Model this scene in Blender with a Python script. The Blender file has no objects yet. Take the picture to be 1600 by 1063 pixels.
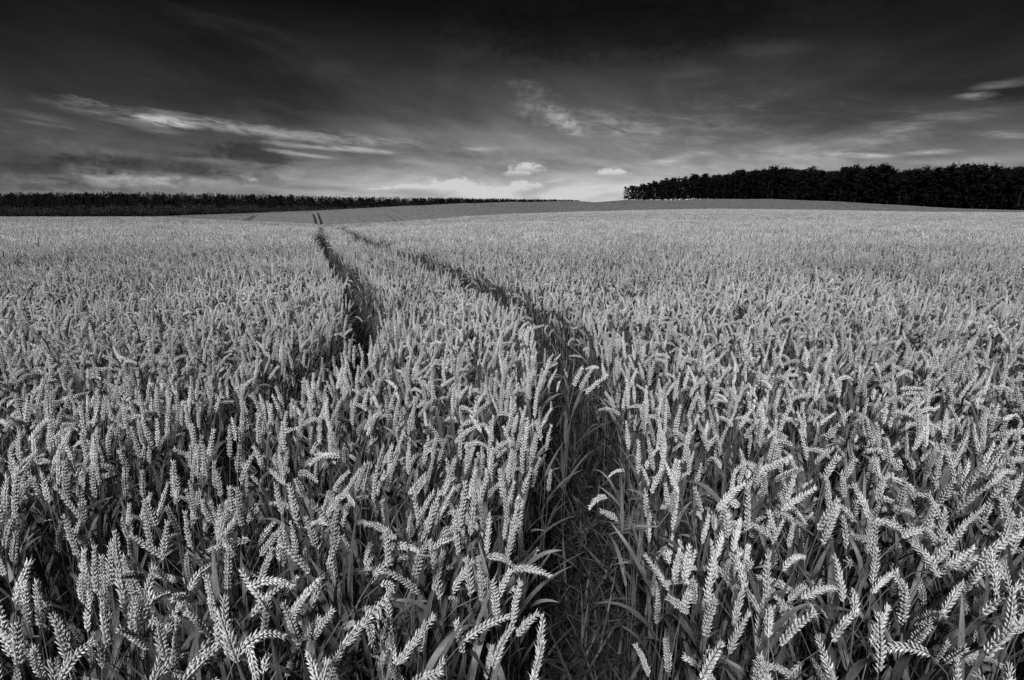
import bpy, math, random
import numpy as np
from mathutils import Matrix, Vector, Euler, noise

random.seed(7)
rng = np.random.default_rng(11)
S = bpy.context.scene
COL = S.collection
PI = math.pi

# ------------------------------------------------------------------ camera
CAM_Z, PITCH, FPX, W0, H0 = 1.55, math.radians(14.64), 800.0, 1600.0, 1063.0
cam_d = bpy.data.cameras.new('camera')
cam_d.sensor_width = 36.0
cam_d.lens = 18.0
cam_d.clip_start = 0.05
cam_d.clip_end = 8000
cam = bpy.data.objects.new('camera', cam_d)
cam.location = (0, 0, CAM_Z)
cam.rotation_euler = (PI / 2 - PITCH, 0, 0)
COL.objects.link(cam)
S.camera = cam

# ------------------------------------------------------------------ view
S.view_settings.view_transform = 'Standard'
S.view_settings.look = 'None'
EXPO = 0.45
S.view_settings.exposure = EXPO
S.view_settings.gamma = 1.0
S.view_settings.use_curve_mapping = False
S.cycles.max_bounces = 5
S.cycles.diffuse_bounces = 3
S.cycles.transmission_bounces = 2
S.cycles.transparent_max_bounces = 4
S.cycles.use_denoising = False
S.cycles.sample_clamp_indirect = 1.5
S.cycles.sample_clamp_direct = 6.0


def ray(px, py):
    """world direction seen at a pixel of the 1600 x 1063 photograph"""
    u, v = (px - 800.0) / FPX, (py - H0 / 2) / FPX
    cp, sp = math.cos(PITCH), math.sin(PITCH)
    return Vector((u, cp - v * sp, -sp - v * cp)).normalized()


def az_el(px, py):
    d = ray(px, py)
    return math.atan2(d.x, d.y), math.asin(d.z)


# ------------------------------------------------------------------ world: red filtered daylight sky with clouds
SUN_EL, SUN_AZ = math.radians(46), math.radians(-166)      # azimuth measured from +Y towards +X: behind on the left
world = bpy.data.worlds.new('World')
S.world = world
world.use_nodes = True
wn, wl = world.node_tree.nodes, world.node_tree.links
wn.clear()


class NB:
    """tiny helper that writes math node chains"""
    def __init__(s, tree):
        s.t, s.n, s.l = tree, tree.nodes, tree.links

    def put(s, sock, v):
        if isinstance(v, bpy.types.NodeSocket):
            s.l.new(v, sock)
        else:
            sock.default_value = v

    def m(s, op, a, b=None, c=None, clamp=False):
        n = s.n.new('ShaderNodeMath')
        n.operation = op
        n.use_clamp = clamp
        s.put(n.inputs[0], a)
        if b is not None: s.put(n.inputs[1], b)
        if c is not None: s.put(n.inputs[2], c)
        return n.outputs[0]

    def ramp(s, fac, pts, interp='LINEAR'):
        n = s.n.new('ShaderNodeValToRGB')
        n.color_ramp.interpolation = interp
        e = n.color_ramp.elements
        while len(e) > 1: e.remove(e[-1])
        e[0].position, e[0].color = pts[0][0], (pts[0][1],) * 3 + (1,)
        for p, v in pts[1:]:
            k = e.new(p); k.color = (v, v, v, 1)
        s.l.new(fac, n.inputs[0])
        return n.outputs[0]

    def ss(s, v, a, b, lo=0.0, hi=1.0):
        n = s.n.new('ShaderNodeMapRange')
        n.interpolation_type = 'SMOOTHSTEP'
        s.put(n.inputs['Value'], v)
        n.inputs['From Min'].default_value = a
        n.inputs['From Max'].default_value = b
        n.inputs['To Min'].default_value = lo
        n.inputs['To Max'].default_value = hi
        return n.outputs['Result']

    def comb(s, x, y, z):
        n = s.n.new('ShaderNodeCombineXYZ')
        for k, v in enumerate((x, y, z)): s.put(n.inputs[k], v)
        return n.outputs[0]

    def noise(s, vec, scale, detail=4, rough=0.5, dist=0.0, lac=2.0):
        n = s.n.new('ShaderNodeTexNoise')
        s.l.new(vec, n.inputs['Vector'])
        n.inputs['Scale'].default_value = scale
        n.inputs['Detail'].default_value = detail
        n.inputs['Roughness'].default_value = rough
        n.inputs['Lacunarity'].default_value = lac
        n.inputs['Distortion'].default_value = dist
        return n.outputs['Fac']


B = NB(world.node_tree)
tc = wn.new('ShaderNodeTexCoord')
sky = wn.new('ShaderNodeTexSky')
sky.sky_type = 'NISHITA'
sky.sun_disc = False
sky.sun_elevation = SUN_EL
sky.sun_rotation = SUN_AZ
sky.air_density = 1.0
sky.dust_density = 1.5
sep = wn.new('ShaderNodeSeparateColor')
wl.new(sky.outputs[0], sep.inputs[0])
red = sep.outputs[0]
xyz = wn.new('ShaderNodeSeparateXYZ')
nrm = wn.new('ShaderNodeVectorMath'); nrm.operation = 'NORMALIZE'
wl.new(tc.outputs['Generated'], nrm.inputs[0])
wl.new(nrm.outputs[0], xyz.inputs[0])
dx, dy, dz = xyz.outputs
AZ = B.m('ARCTAN2', dx, dy)
EL = B.m('ARCSINE', dz)
ELp = B.m('MAXIMUM', EL, 0.0)
# high cloud layer coordinates: direction projected on a flat layer far above
inv = B.m('DIVIDE', 1.0, B.m('ADD', B.m('MAXIMUM', dz, 0.0), 0.14))
lx, ly = B.m('MULTIPLY', dx, inv), B.m('MULTIPLY', dy, inv)
# streaks run from upper left to lower right, so turn the layer a little
LV = B.comb(B.m('MULTIPLY', B.m('SUBTRACT', lx, B.m('MULTIPLY', ly, 0.12)), 0.8), B.m('MULTIPLY', ly, 0.55), 0.0)
SV = B.comb(AZ, B.m('MULTIPLY', B.m('ADD', EL, B.m('MULTIPLY', AZ, 0.13)), 3.4), 0.3)
n_wide = B.noise(LV, 0.9, 7, 0.6, 0.5)
n_band = B.noise(LV, 3.4, 7, 0.62, 0.8)
n_wisp = B.noise(SV, 3.6, 8, 0.58, 0.5)
FV = B.comb(AZ, B.m('MULTIPLY', B.m('ADD', EL, B.m('MULTIPLY', AZ, 0.10)), 5.0), 0.9)
n_fine = B.noise(FV, 15.0, 9, 0.7, 0.5)
IV = B.comb(AZ, B.m('MULTIPLY', EL, 1.7), 1.7)
n_puff = B.noise(IV, 16.0, 7, 0.6, 0.25)
n_puff2 = B.noise(IV, 55.0, 6, 0.65, 0.2)
n_mix = B.noise(SV, 2.2, 9, 0.62, 0.8)
n_sw = B.noise(FV, 7.0, 8, 0.68, 0.3)
n_pp = B.m('ADD', B.m('MULTIPLY', n_puff, 0.45), B.m('MULTIPLY', n_puff2, 0.55))


def patch(px, py, hx, hy, rot=0.0, edge=0.5, warp=1.0):
    """a soft elliptic region of the sky given by photo pixels, returned as 0..1, its border broken up by noise"""
    a0, e0 = az_el(px, py)
    a1, e1 = az_el(px + hx, py)
    a2, e2 = az_el(px, py - hy)
    ra, re = abs(a1 - a0), abs(e2 - e0)
    a0 += 0.0
    u = B.m('SUBTRACT', AZ, a0)
    v = B.m('SUBTRACT', EL, e0)
    c, s_ = math.cos(rot), math.sin(rot)
    uu = B.m('ADD', B.m('MULTIPLY', u, c), B.m('MULTIPLY', v, -s_))
    vv = B.m('ADD', B.m('MULTIPLY', u, s_), B.m('MULTIPLY', v, c))
    uu = B.m('DIVIDE', uu, ra)
    vv = B.m('DIVIDE', vv, re)
    r = B.m('SQRT', B.m('ADD', B.m('MULTIPLY', uu, uu), B.m('MULTIPLY', vv, vv)))
    return r, vv


def streak(px, py, hx, hy, rot, amp, tex=None, lo=0.36, hi=0.66):
    r, vv = patch(px, py, hx, hy, rot)
    t = B.ss(tex if tex is not None else n_wisp, lo, hi)
    rr = B.m('ADD', r, B.m('MULTIPLY', B.m('SUBTRACT', n_sw, 0.5), 2.4))
    k = B.ss(rr, 1.15, 0.0)
    return B.m('MULTIPLY', B.m('MULTIPLY', k, t), amp * 1.05)


def puff(px, py, hx, hy, amp, rot=0.0, tex=None):
    """small cumulus: crisp noisy top, soft flat base"""
    r, vv = patch(px, py, hx, hy, rot)
    rr = B.m('ADD', r, B.m('MULTIPLY', B.m('SUBTRACT', tex if tex is not None else n_pp, 0.5), 3.6))
    k = B.ss(rr, 1.05, 0.45)
    base = B.ss(vv, -0.9, 0.5)
    return B.m('MULTIPLY', B.m('MULTIPLY', k, base), amp)


# clear air brightness by height, brightest low over the middle of the view
el_n = B.m('DIVIDE', ELp, math.radians(32), clamp=True)
grad = B.ramp(el_n, [(0.0, 0.60), (0.05, 0.45), (0.10, 0.30), (0.18, 0.155), (0.28, 0.074), (0.42, 0.027), (0.56, 0.0085), (0.72, 0.0026), (0.88, 0.0012), (1.0, 0.001)])
side = B.m('ABSOLUTE', B.m('SUBTRACT', AZ, 0.13))
sidef = B.ramp(B.m('DIVIDE', side, 1.2, clamp=True), [(0.0, 1.0), (0.2, 0.95), (0.36, 0.74), (0.5, 0.54), (0.7, 0.34), (1.0, 0.26)])
grade = B.m('MULTIPLY', grad, sidef)
# Nishita red light normalised to about one, so the air keeps the sky model's own variation
redn = B.m('MULTIPLY', B.m('POWER', B.m('MAXIMUM', red, 0.01), 0.35), 0.75)
air = B.m('MULTIPLY', grade, redn)
air = B.m('MULTIPLY', air, B.m('ADD', 0.60, B.m('MULTIPLY', B.ss(n_wide, 0.3, 0.7), 0.75)))
air = B.m('MULTIPLY', air, B.m('ADD', 0.78, B.m('MULTIPLY', B.ss(n_mix, 0.32, 0.70), 0.50)))
# dark grey clouds
dark = [
    (395, 242, 90, 24, 0.08, 0.60), (230, 262, 150, 22, 0.03, 0.48), (90, 262, 120, 24, 0, 0.25), (130, 292, 120, 8, 0.0, 0.3), (330, 275, 120, 14, 0.05, 0.35),
    (60, 250, 160, 60, 0, 0.35), (1590, 143, 70, 14, 0.05, 0.5), (980, 45, 420, 60, 0, 0.4), (1280, 240, 200, 14, -0.05, 0.25),
    (860, 245, 150, 14, 0.0, 0.2),
]
for (px, py, hx, hy, rot, amp) in dark:
    r, vv = patch(px, py, hx, hy, rot)
    rr = B.m('ADD', r, B.m('MULTIPLY', B.m('SUBTRACT', n_pp, 0.5), 2.6))
    k = B.m('MULTIPLY', B.ss(rr, 1.1, 0.25), amp)
    air = B.m('MULTIPLY', air, B.m('SUBTRACT', 1.0, k))
lit = []
for a in [
    (160, 178, 125, 16, 0.19, 0.17, n_fine, 0.30, 0.66), (255, 189, 58, 8, 0.12, 0.32, n_fine, 0.34, 0.56), (395, 204, 220, 11, 0.10, 0.24, n_fine, 0.34, 0.60),
    (560, 217, 150, 9, 0.07, 0.15, n_fine, 0.40, 0.62), (480, 229, 90, 5, 0.07, 0.24, n_fine, 0.3, 0.55), (572, 235, 66, 6, 0.06, 0.30, n_fine, 0.25, 0.55), (475, 242, 60, 4, 0.10, 0.22, n_fine, 0.3, 0.55),
    (60, 182, 60, 8, 0.15, 0.05, n_fine, 0.3, 0.6), (75, 195, 50, 4, 0.1, 0.06, n_fine, 0.3, 0.6), (330, 252, 110, 6, 0.05, 0.07, n_fine, 0.35, 0.6), (180, 278, 130, 6, 0.0, 0.08, n_puff, 0.35, 0.6), (250, 285, 200, 20, 0.0, 0.24, n_puff, 0.36, 0.65), (420, 275, 70, 12, -0.2, 0.10, n_puff, 0.4, 0.65),
    (745, 233, 60, 6, 0.0, 0.22, n_fine, 0.35, 0.6), (620, 256, 60, 8, 0, 0.14, n_wisp, 0.3, 0.6), (890, 193, 40, 20, 0.45, 0.22, n_pp, 0.38, 0.6), (850, 175, 70, 40, 0.5, 0.10, n_pp, 0.45, 0.65),
    (855, 170, 60, 30, 0.5, 0.07), (980, 210, 90, 30, 0.3, 0.11, n_fine, 0.4, 0.65), (1085, 243, 55, 8, -0.1, 0.26, n_wisp, 0.3, 0.55),
    (1480, 185, 150, 12, -0.05, 0.05, n_fine, 0.35, 0.6), (1180, 250, 150, 10, -0.05, 0.14, n_wisp, 0.35, 0.6), (1250, 228, 260, 34, -0.08, 0.24, n_wisp, 0.38, 0.66), (1120, 215, 200, 60, 0.0, 0.06, n_fine, 0.4, 0.7), (1385, 212, 60, 12, -0.3, 0.15, n_fine, 0.35, 0.6), (1350, 243, 60, 6, 0.1, 0.3, n_fine, 0.3, 0.55),
    (1450, 238, 50, 5, 0.0, 0.26, n_fine, 0.3, 0.6), (1525, 150, 50, 8, 0.1, 0.26, n_fine, 0.3, 0.6), (1560, 133, 70, 8, -0.05, 0.10, n_fine, 0.35, 0.6),
    (1075, 115, 80, 12, 0.0, 0.035), (1200, 80, 90, 22, 0, 0.02), (420, 75, 160, 30, 0.25, 0.02), (1560, 210, 60, 8, 0.1, 0.2, n_fine, 0.35, 0.6),
    (1010, 190, 260, 40, 0.0, 0.05, n_fine, 0.4, 0.7), (620, 210, 260, 40, 0.1, 0.035, n_wisp, 0.4, 0.7), (1490, 255, 120, 10, 0.0, 0.18, n_wisp, 0.3, 0.6),
]:
    lit.append(streak(*a))
for a in [
    (712, 291, 50, 15, 0.26), (752, 297, 34, 7, 0.25), (822, 264, 30, 12, 0.36), (808, 272, 24, 6, 0.24), (822, 292, 28, 9, 0.30), (960, 270, 28, 8, 0.36),
    (650, 293, 60, 6, 0.22), (870, 306, 50, 4, 0.25), (600, 296, 30, 4, 0.15), (790, 297, 60, 6, 0.22), (395, 282, 10, 5, 0.14),
]:
    lit.append(puff(*a))
tot = air
for k in lit:
    tot = B.m('ADD', tot, k)
tot = B.m('MINIMUM', tot, 0.62)
# below the horizon: plain dark ground tone
tot = B.m('MULTIPLY', tot, B.ss(EL, -0.02, -0.001, 0.25, 1.0))
bg = wn.new('ShaderNodeBackground')
wl.new(B.comb(tot, tot, tot), bg.inputs['Color'])
bg.inputs['Strength'].default_value = 2 ** -EXPO
wo = wn.new('ShaderNodeOutputWorld')
wl.new(bg.outputs[0], wo.inputs['Surface'])
world.cycles.sampling_method = 'MANUAL'
world.cycles.sample_map_resolution = 512

# ------------------------------------------------------------------ sun
sun_d = bpy.data.lights.new('sun', 'SUN')
sun_d.energy = 3.9
sun_d.angle = math.radians(8)
sun_d.color = (1, 1, 1)
sun = bpy.data.objects.new('sun', sun_d)
to_sun = Vector((math.sin(SUN_AZ) * math.cos(SUN_EL), math.cos(SUN_AZ) * math.cos(SUN_EL), math.sin(SUN_EL)))
sun.rotation_euler = to_sun.to_track_quat('Z', 'Y').to_euler()
sun.location = to_sun * 50
COL.objects.link(sun)


# ------------------------------------------------------------------ materials
def material(name, base, var=0.25, scale=30.0, rough=0.7, obj_var=0.0, island_var=0.0, bump=0.0, stretch=(1, 1, 1), spec=0.25, coord='Object', trans=0.0, detail=4, patches=0.0):
    m = bpy.data.materials.new(name)
    m.use_nodes = True
    b = NB(m.node_tree)
    bs = b.n['Principled BSDF']
    t = b.n.new('ShaderNodeTexCoord')
    mp = b.n.new('ShaderNodeMapping')
    mp.inputs['Scale'].default_value = stretch
    b.l.new(t.outputs[coord], mp.inputs[0])
    f = b.noise(mp.outputs[0], scale, detail, 0.6)
    v = b.m('MULTIPLY', base, b.m('ADD', 1.0 - var, b.m('MULTIPLY', b.ss(f, 0.25, 0.75), 2 * var)))
    if obj_var:
        oi = b.n.new('ShaderNodeObjectInfo')
        v = b.m('MULTIPLY', v, b.m('ADD', 1.0 - obj_var, b.m('MULTIPLY', oi.outputs['Random'], 2 * obj_var)))
    if patches:                                   # riper and greener areas of the field
        ol = b.n.new('ShaderNodeObjectInfo')
        pf = b.noise(ol.outputs['Location'], 0.55, 4, 0.6)
        v = b.m('MULTIPLY', v, b.m('ADD', 1.0 - patches, b.m('MULTIPLY', b.ss(pf, 0.32, 0.68), 2 * patches)))
    if island_var:
        g = b.n.new('ShaderNodeNewGeometry')
        v = b.m('MULTIPLY', v, b.m('ADD', 1.0 - island_var, b.m('MULTIPLY', g.outputs['Random Per Island'], 2 * island_var)))
    b.l.new(b.comb(v, v, v), bs.inputs['Base Color'])
    bs.inputs['Roughness'].default_value = rough
    bs.inputs['Specular IOR Level'].default_value = spec
    if bump:
        bn = b.n.new('ShaderNodeBump')
        bn.inputs['Strength'].default_value = bump
        bn.inputs['Distance'].default_value = 0.01
        b.l.new(f, bn.inputs['Height'])
        b.l.new(bn.outputs[0], bs.inputs['Normal'])
    if trans:
        out = b.n['Material Output']
        tr = b.n.new('ShaderNodeBsdfTranslucent')
        b.l.new(b.comb(v, v, v), tr.inputs[0])
        mx = b.n.new('ShaderNodeMixShader')
        mx.inputs[0].default_value = trans
        b.l.new(bs.outputs[0], mx.inputs[1])
        b.l.new(tr.outputs[0], mx.inputs[2])
        b.l.new(mx.outputs[0], out.inputs['Surface'])
    return m


M_EAR = material('wheat_ear', 0.455, 0.25, 120, 0.5, obj_var=0.25, patches=0.14, island_var=0.22, spec=0.35)
M_STEM = material('wheat_stem', 0.12, 0.25, 60, 0.5, obj_var=0.25, stretch=(1, 1, 0.1))
M_LEAF = material('wheat_leaf', 0.10, 0.35, 90, 0.5, obj_var=0.30, island_var=0.35, stretch=(3, 3, 0.25), spec=0.35, trans=0.15)
M_EARL = material('wheat_ear_small', 0.385, 0.2, 40, 0.6, obj_var=0.25, patches=0.17, island_var=0.4)  # darker than near ears: self-shadow the simpler shapes lack, put into the colour
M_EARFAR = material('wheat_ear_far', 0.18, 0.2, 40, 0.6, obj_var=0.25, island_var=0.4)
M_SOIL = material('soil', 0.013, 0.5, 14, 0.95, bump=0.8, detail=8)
M_WEED = material('weed_leaf', 0.028, 0.4, 40, 0.55, obj_var=0.4, island_var=0.4, spec=0.3)
M_CANOPY = material('wheat_canopy', 0.13, 0.35, 3.0, 0.9, bump=1.0, detail=8)
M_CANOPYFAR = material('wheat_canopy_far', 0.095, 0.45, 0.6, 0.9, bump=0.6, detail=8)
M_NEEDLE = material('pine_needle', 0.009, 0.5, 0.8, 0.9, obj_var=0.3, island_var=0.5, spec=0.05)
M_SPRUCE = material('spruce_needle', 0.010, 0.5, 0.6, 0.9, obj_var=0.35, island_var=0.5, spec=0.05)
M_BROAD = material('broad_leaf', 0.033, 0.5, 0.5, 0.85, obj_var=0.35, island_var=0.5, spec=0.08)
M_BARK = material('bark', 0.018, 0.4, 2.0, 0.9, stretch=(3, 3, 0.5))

# ------------------------------------------------------------------ terrain (heights of the crop top, ground lies 0.85 m below)
CROP = 0.85
YH = 531.5 - FPX * math.tan(PITCH)


def row_z(row, D):
    """height (world z) of a point at forward distance D that shows at this photo row"""
    v = (row - H0 / 2) / FPX
    cp, sp = math.cos(PITCH), math.sin(PITCH)
    return CAM_Z + D * (-sp - v * cp) / (cp - v * sp)


# photo column: near crest (row, D), far field foot (row, D), far field top (row, D), wood foot (row, D)
COLS = [
    (-400, 339.5, 130, 339.4, 200, 339.2, 260, 339, 330),
    (0, 339.5, 130, 339.4, 200, 339.2, 260, 339, 330),
    (250, 339.8, 120, 341.0, 190, 338.6, 230, 338.6, 335),
    (300, 342.5, 100, 343.5, 150, 337.2, 190, 338, 340),
    (425, 348, 75, 349, 125, 332.5, 150, 337, 370),
    (500, 352, 62, 353, 118, 329.5, 142, 337, 400),
    (560, 350.5, 65, 351.5, 118, 326, 150, 337, 430),
    (640, 346, 75, 347, 120, 321.5, 165, 336, 480),
    (725, 338.5, 90, 339.5, 125, 317.5, 190, 333, 540),
    (800, 334.5, 100, 335.5, 130, 315.4, 220, 331, 620),
    (900, 331, 110, 332, 140, 313.7, 260, 326, 800),
    (975, 329, 120, 330, 150, 312.6, 385, 312.6, 420),
    (1100, 326.5, 130, 327.5, 155, 311.0, 290, 311.3, 330),
    (1200, 327, 130, 328, 155, 311.0, 255, 311.5, 285),
    (1300, 328.5, 125, 329.5, 150, 314.8, 232, 315.2, 258),
    (1400, 330.5, 120, 331.5, 140, 320.3, 213, 320.8, 235),
    (1500, 331.8, 115, 332.6, 135, 326, 196, 326.5, 214),
    (1600, 332.2, 110, 333, 130, 328.8, 182, 329.2, 198),
    (2200, 332.2, 105, 333, 125, 329.5, 160, 330, 178),
]
LOGD = np.linspace(math.log(1.0), math.log(4000.0), 420)
DG = np.exp(LOGD)


def hermite(xs, ys, x):
    """monotone cubic interpolation"""
    xs, ys = np.array(xs, float), np.array(ys, float)
    h = np.diff(xs); d = np.diff(ys) / h
    m = np.zeros(len(xs))
    for i in range(1, len(xs) - 1):
        if d[i - 1] * d[i] > 0:
            w1, w2 = 2 * h[i] + h[i - 1], h[i] + 2 * h[i - 1]
            m[i] = (w1 + w2) / (w1 / d[i - 1] + w2 / d[i])
    m[0], m[-1] = d[0], d[-1]
    i = np.clip(np.searchsorted(xs, x) - 1, 0, len(xs) - 2)
    t = np.clip((x - xs[i]) / h[i], 0, 1)
    return ((2 * t**3 - 3 * t**2 + 1) * ys[i] + (t**3 - 2 * t**2 + t) * h[i] * m[i] + (-2 * t**3 + 3 * t**2) * ys[i + 1] + (t**3 - t**2) * h[i] * m[i + 1])


def profile(c):
    _, yc, rc, yb, rb, yt, rt, yw, rw = c
    zc = row_z(yc, rc)
    xs, ys = [1.0], [CROP]
    for D in (4, 8, 12, 16, 22, 30, 40, 50, 62, 75, 90, 105, 120):
        if D < rc * 0.93:
            ys.append(CROP + (zc - CROP) * (max(0, D - 6) / (rc - 6)) ** 1.45); xs.append(D)
    xs.append(rc); ys.append(zc)
    if yb > yc:                                    # a hollow hidden behind the crest
        Dm = rc + 0.45 * (rb - rc)
        depth = 0.6 if yb > yc + 0.9 else 0.3
        xs.append(Dm); ys.append(min(row_z(yc, Dm), zc) - depth)
    xs.append(rb); ys.append(row_z(yb, rb))
    if yt < yb - 4:
        for f in (0.25, 0.5, 0.75):
            D = rb + f * (rt - rb)
            xs.append(D); ys.append(row_z(yb + (yt - yb) * f ** 0.85, D))
    xs.append(rt); ys.append(row_z(yt, rt))
    xs.append(rw); ys.append(row_z(yw, rw))
    zw = ys[-1]
    xs += [rw * 1.8, 4000]; ys += [zw - 3.0, zw - 25]
    return hermite(xs, ys, DG)


PT = np.array([(c[0] - 800) / 827.0 for c in COLS])
PZ = np.array([profile(c) for c in COLS])
AMAX = math.radians(52)


def top_z(X, Y):
    X, Y = np.asarray(X, float), np.asarray(Y, float)
    ang = np.arctan2(X, Y)
    ac = np.clip(ang, -AMAX, AMAX)
    r = np.hypot(X, Y)
    D = np.maximum(r * np.cos(ac), 1.0)
    t = np.clip(np.tan(ac), PT[0], PT[-1])
    fi = (np.log(np.minimum(D, 3999.0)) - LOGD[0]) / (LOGD[1] - LOGD[0])
    i0 = np.clip(fi.astype(int), 0, len(DG) - 2); f = fi - i0
    j = np.clip(np.searchsorted(PT, t) - 1, 0, len(PT) - 2)
    g = np.clip((t - PT[j]) / (PT[j + 1] - PT[j]), 0, 1)
    a = PZ[j, i0] * (1 - f) + PZ[j, i0 + 1] * f
    b = PZ[j + 1, i0] * (1 - f) + PZ[j + 1, i0 + 1] * f
    z = a * (1 - g) + b * g
    back = np.clip((np.abs(ang) - AMAX) / (PI - AMAX), 0, 1)
    zb = CROP - 0.00005 * D * D * (D < 300) - 4.5 * (D >= 300)
    return z * (1 - back) + zb * back


def ground_z(X, Y):
    return top_z(X, Y) - CROP


def hit(px, row, D0, D1):
    """first point of the crop top met along the ray of a photo pixel, searched between two forward distances"""
    d = ray(px, row)
    D = np.linspace(D0, D1, 1500)
    x, z = d.x / d.y * D, CAM_Z + d.z / d.y * D
    k = np.nonzero(z <= top_z(x, D) + 0.02)[0]
    i = k[0] if len(k) else int(np.argmin(z - top_z(x, D)))
    return float(x[i]), float(D[i])


# ------------------------------------------------------------------ tramlines
LEFT = [(-1.12, -3), (-1.12, 1.6), (-1.06, 2.2), (-0.99, 2.9), (-1.05, 3.7), (-1.70, 5.4), (-2.58, 7.5), (-4.5, 12.3), (-10.6, 29.0), (-22.9, 62.0)]
RIGHT = [(0.13, -3), (0.135, 0.7), (0.17, 1.0), (0.27, 1.7), (0.33, 2.6), (0.27, 3.6), (0.0, 4.4), (-0.86, 6.5), (-2.6, 10.5), (-9.2, 28.0), (-21.7, 62.0)]
FAR = []
FAR.append([(-22.9, 62.0)] + [hit(495, 351, 110, 140), hit(492.5, 340, 112, 160), hit(489, 331, 112, 165)])
FAR.append([(-21.7, 62.0)] + [hit(503.5, 351, 110, 140), hit(500.5, 340, 112, 160), hit(497, 330.5, 112, 165)])
FAR += [[hit(376, 345, 100, 170), hit(398, 335, 100, 200)], [hit(384, 345.5, 100, 170), hit(405, 334, 100, 200)],
        [hit(583, 327.5, 105, 175), hit(602, 332, 105, 175), hit(622, 345.5, 105, 170)],
        [hit(598, 328, 105, 175), hit(615, 335, 105, 175), hit(635, 345, 105, 170)],
        [hit(683, 327, 105, 200), hit(731, 336.5, 105, 200)], [hit(700, 327, 105, 200), hit(737, 334.5, 105, 200)],
        [hit(655, 320.5, 105, 200), hit(690, 325, 105, 200)]]
NEARTR = [LEFT, RIGHT]


def seg_dist(X, Y, lines):
    d = np.full(X.shape, 1e9)
    for ln in lines:
        for (ax, ay), (bx, by) in zip(ln[:-1], ln[1:]):
            vx, vy = bx - ax, by - ay
            t = np.clip(((X - ax) * vx + (Y - ay) * vy) / (vx * vx + vy * vy + 1e-9), 0, 1)
            d = np.minimum(d, np.hypot(X - ax - t * vx, Y - ay - t * vy))
    return d


# ------------------------------------------------------------------ mesh helpers
def mesh(name, V, F, mats, mi=None, smooth=True):
    me = bpy.data.meshes.new(name)
    me.from_pydata([tuple(v) for v in V], [], [tuple(f) for f in F])
    for m in (mats if isinstance(mats, (list, tuple)) else [mats]): me.materials.append(m)
    if mi is not None: me.polygons.foreach_set('material_index', mi)
    if smooth: me.polygons.foreach_set('use_smooth', [True] * len(me.polygons))
    me.update()
    return me


def mesh_np(name, V, Q, mats, smooth=True):
    """fast path for quads given as numpy arrays"""
    me = bpy.data.meshes.new(name)
    me.vertices.add(len(V)); me.vertices.foreach_set('co', np.asarray(V, np.float32).ravel())
    k = Q.shape[1]
    me.loops.add(Q.size); me.loops.foreach_set('vertex_index', Q.astype(np.int32).ravel())
    me.polygons.add(len(Q)); me.polygons.foreach_set('loop_start', np.arange(0, Q.size, k, dtype=np.int32))
    for m in (mats if isinstance(mats, (list, tuple)) else [mats]): me.materials.append(m)
    me.polygons.foreach_set('use_smooth', np.full(len(Q), smooth))
    me.update(calc_edges=True)
    return me


class Geo:
    def __init__(s): s.V, s.F, s.M = [], [], []
    def add(s, V, F, mi=0):
        o = len(s.V)
        s.V += [tuple(v) for v in V]
        s.F += [tuple(i + o for i in f) for f in F]
        s.M += [mi] * len(F)
        return s
    def join(s, g, mi=None):
        return s.add(g.V, g.F, 0 if mi is None else mi)
    def build(s, name, mats, smooth=True): return mesh(name, s.V, s.F, mats, s.M, smooth)


def obj(name, me, parent=None, **kw):
    o = bpy.data.objects.new(name, me)
    COL.objects.link(o)
    if parent: o.parent = parent
    for k, v in kw.items(): o[k] = v
    return o


def frame(T, ref):
    T = T.normalized()
    side = ref - T * ref.dot(T)
    side = side.normalized() if side.length > 1e-4 else T.orthogonal().normalized()
    return T, side, T.cross(side)


def tube(g, P, R, n, mi=0, ref=Vector((0, 1, 0)), flat=1.0, cap=False):
    rings = []
    for i, p in enumerate(P):
        T = (P[min(i + 1, len(P) - 1)] - P[max(i - 1, 0)])
        T, a, b = frame(T, ref)
        rings.append([p + (a * math.cos(2 * PI * k / n) + b * math.sin(2 * PI * k / n) * flat) * R[i] for k in range(n)])
    V = [v for r in rings for v in r]
    F = [(i * n + k, i * n + (k + 1) % n, (i + 1) * n + (k + 1) % n, (i + 1) * n + k) for i in range(len(P) - 1) for k in range(n)]
    if cap: F.append(tuple((len(P) - 1) * n + k for k in range(n)))
    g.add(V, F, mi)


def floret(L, w, th, awn, n=5, rings=((0.0, 0.35), (0.30, 1.0), (0.68, 0.78))):
    """pointed scale along +Z, wide in X, thin in Y"""
    V, F = [], []
    for s, r in rings:
        for k in range(n):
            a = 2 * PI * k / n
            V.append((math.cos(a) * w * 0.5 * r, math.sin(a) * th * 0.5 * r, s * L))
    V.append((0, 0, L * 1.0 + awn))
    for i in range(len(rings) - 1):
        for k in range(n):
            F.append((i * n + k, i * n + (k + 1) % n, (i + 1) * n + (k + 1) % n, (i + 1) * n + k))
    top = (len(rings) - 1) * n
    for k in range(n): F.append((top + k, top + (k + 1) % n, len(V) - 1))
    return V, F


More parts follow.
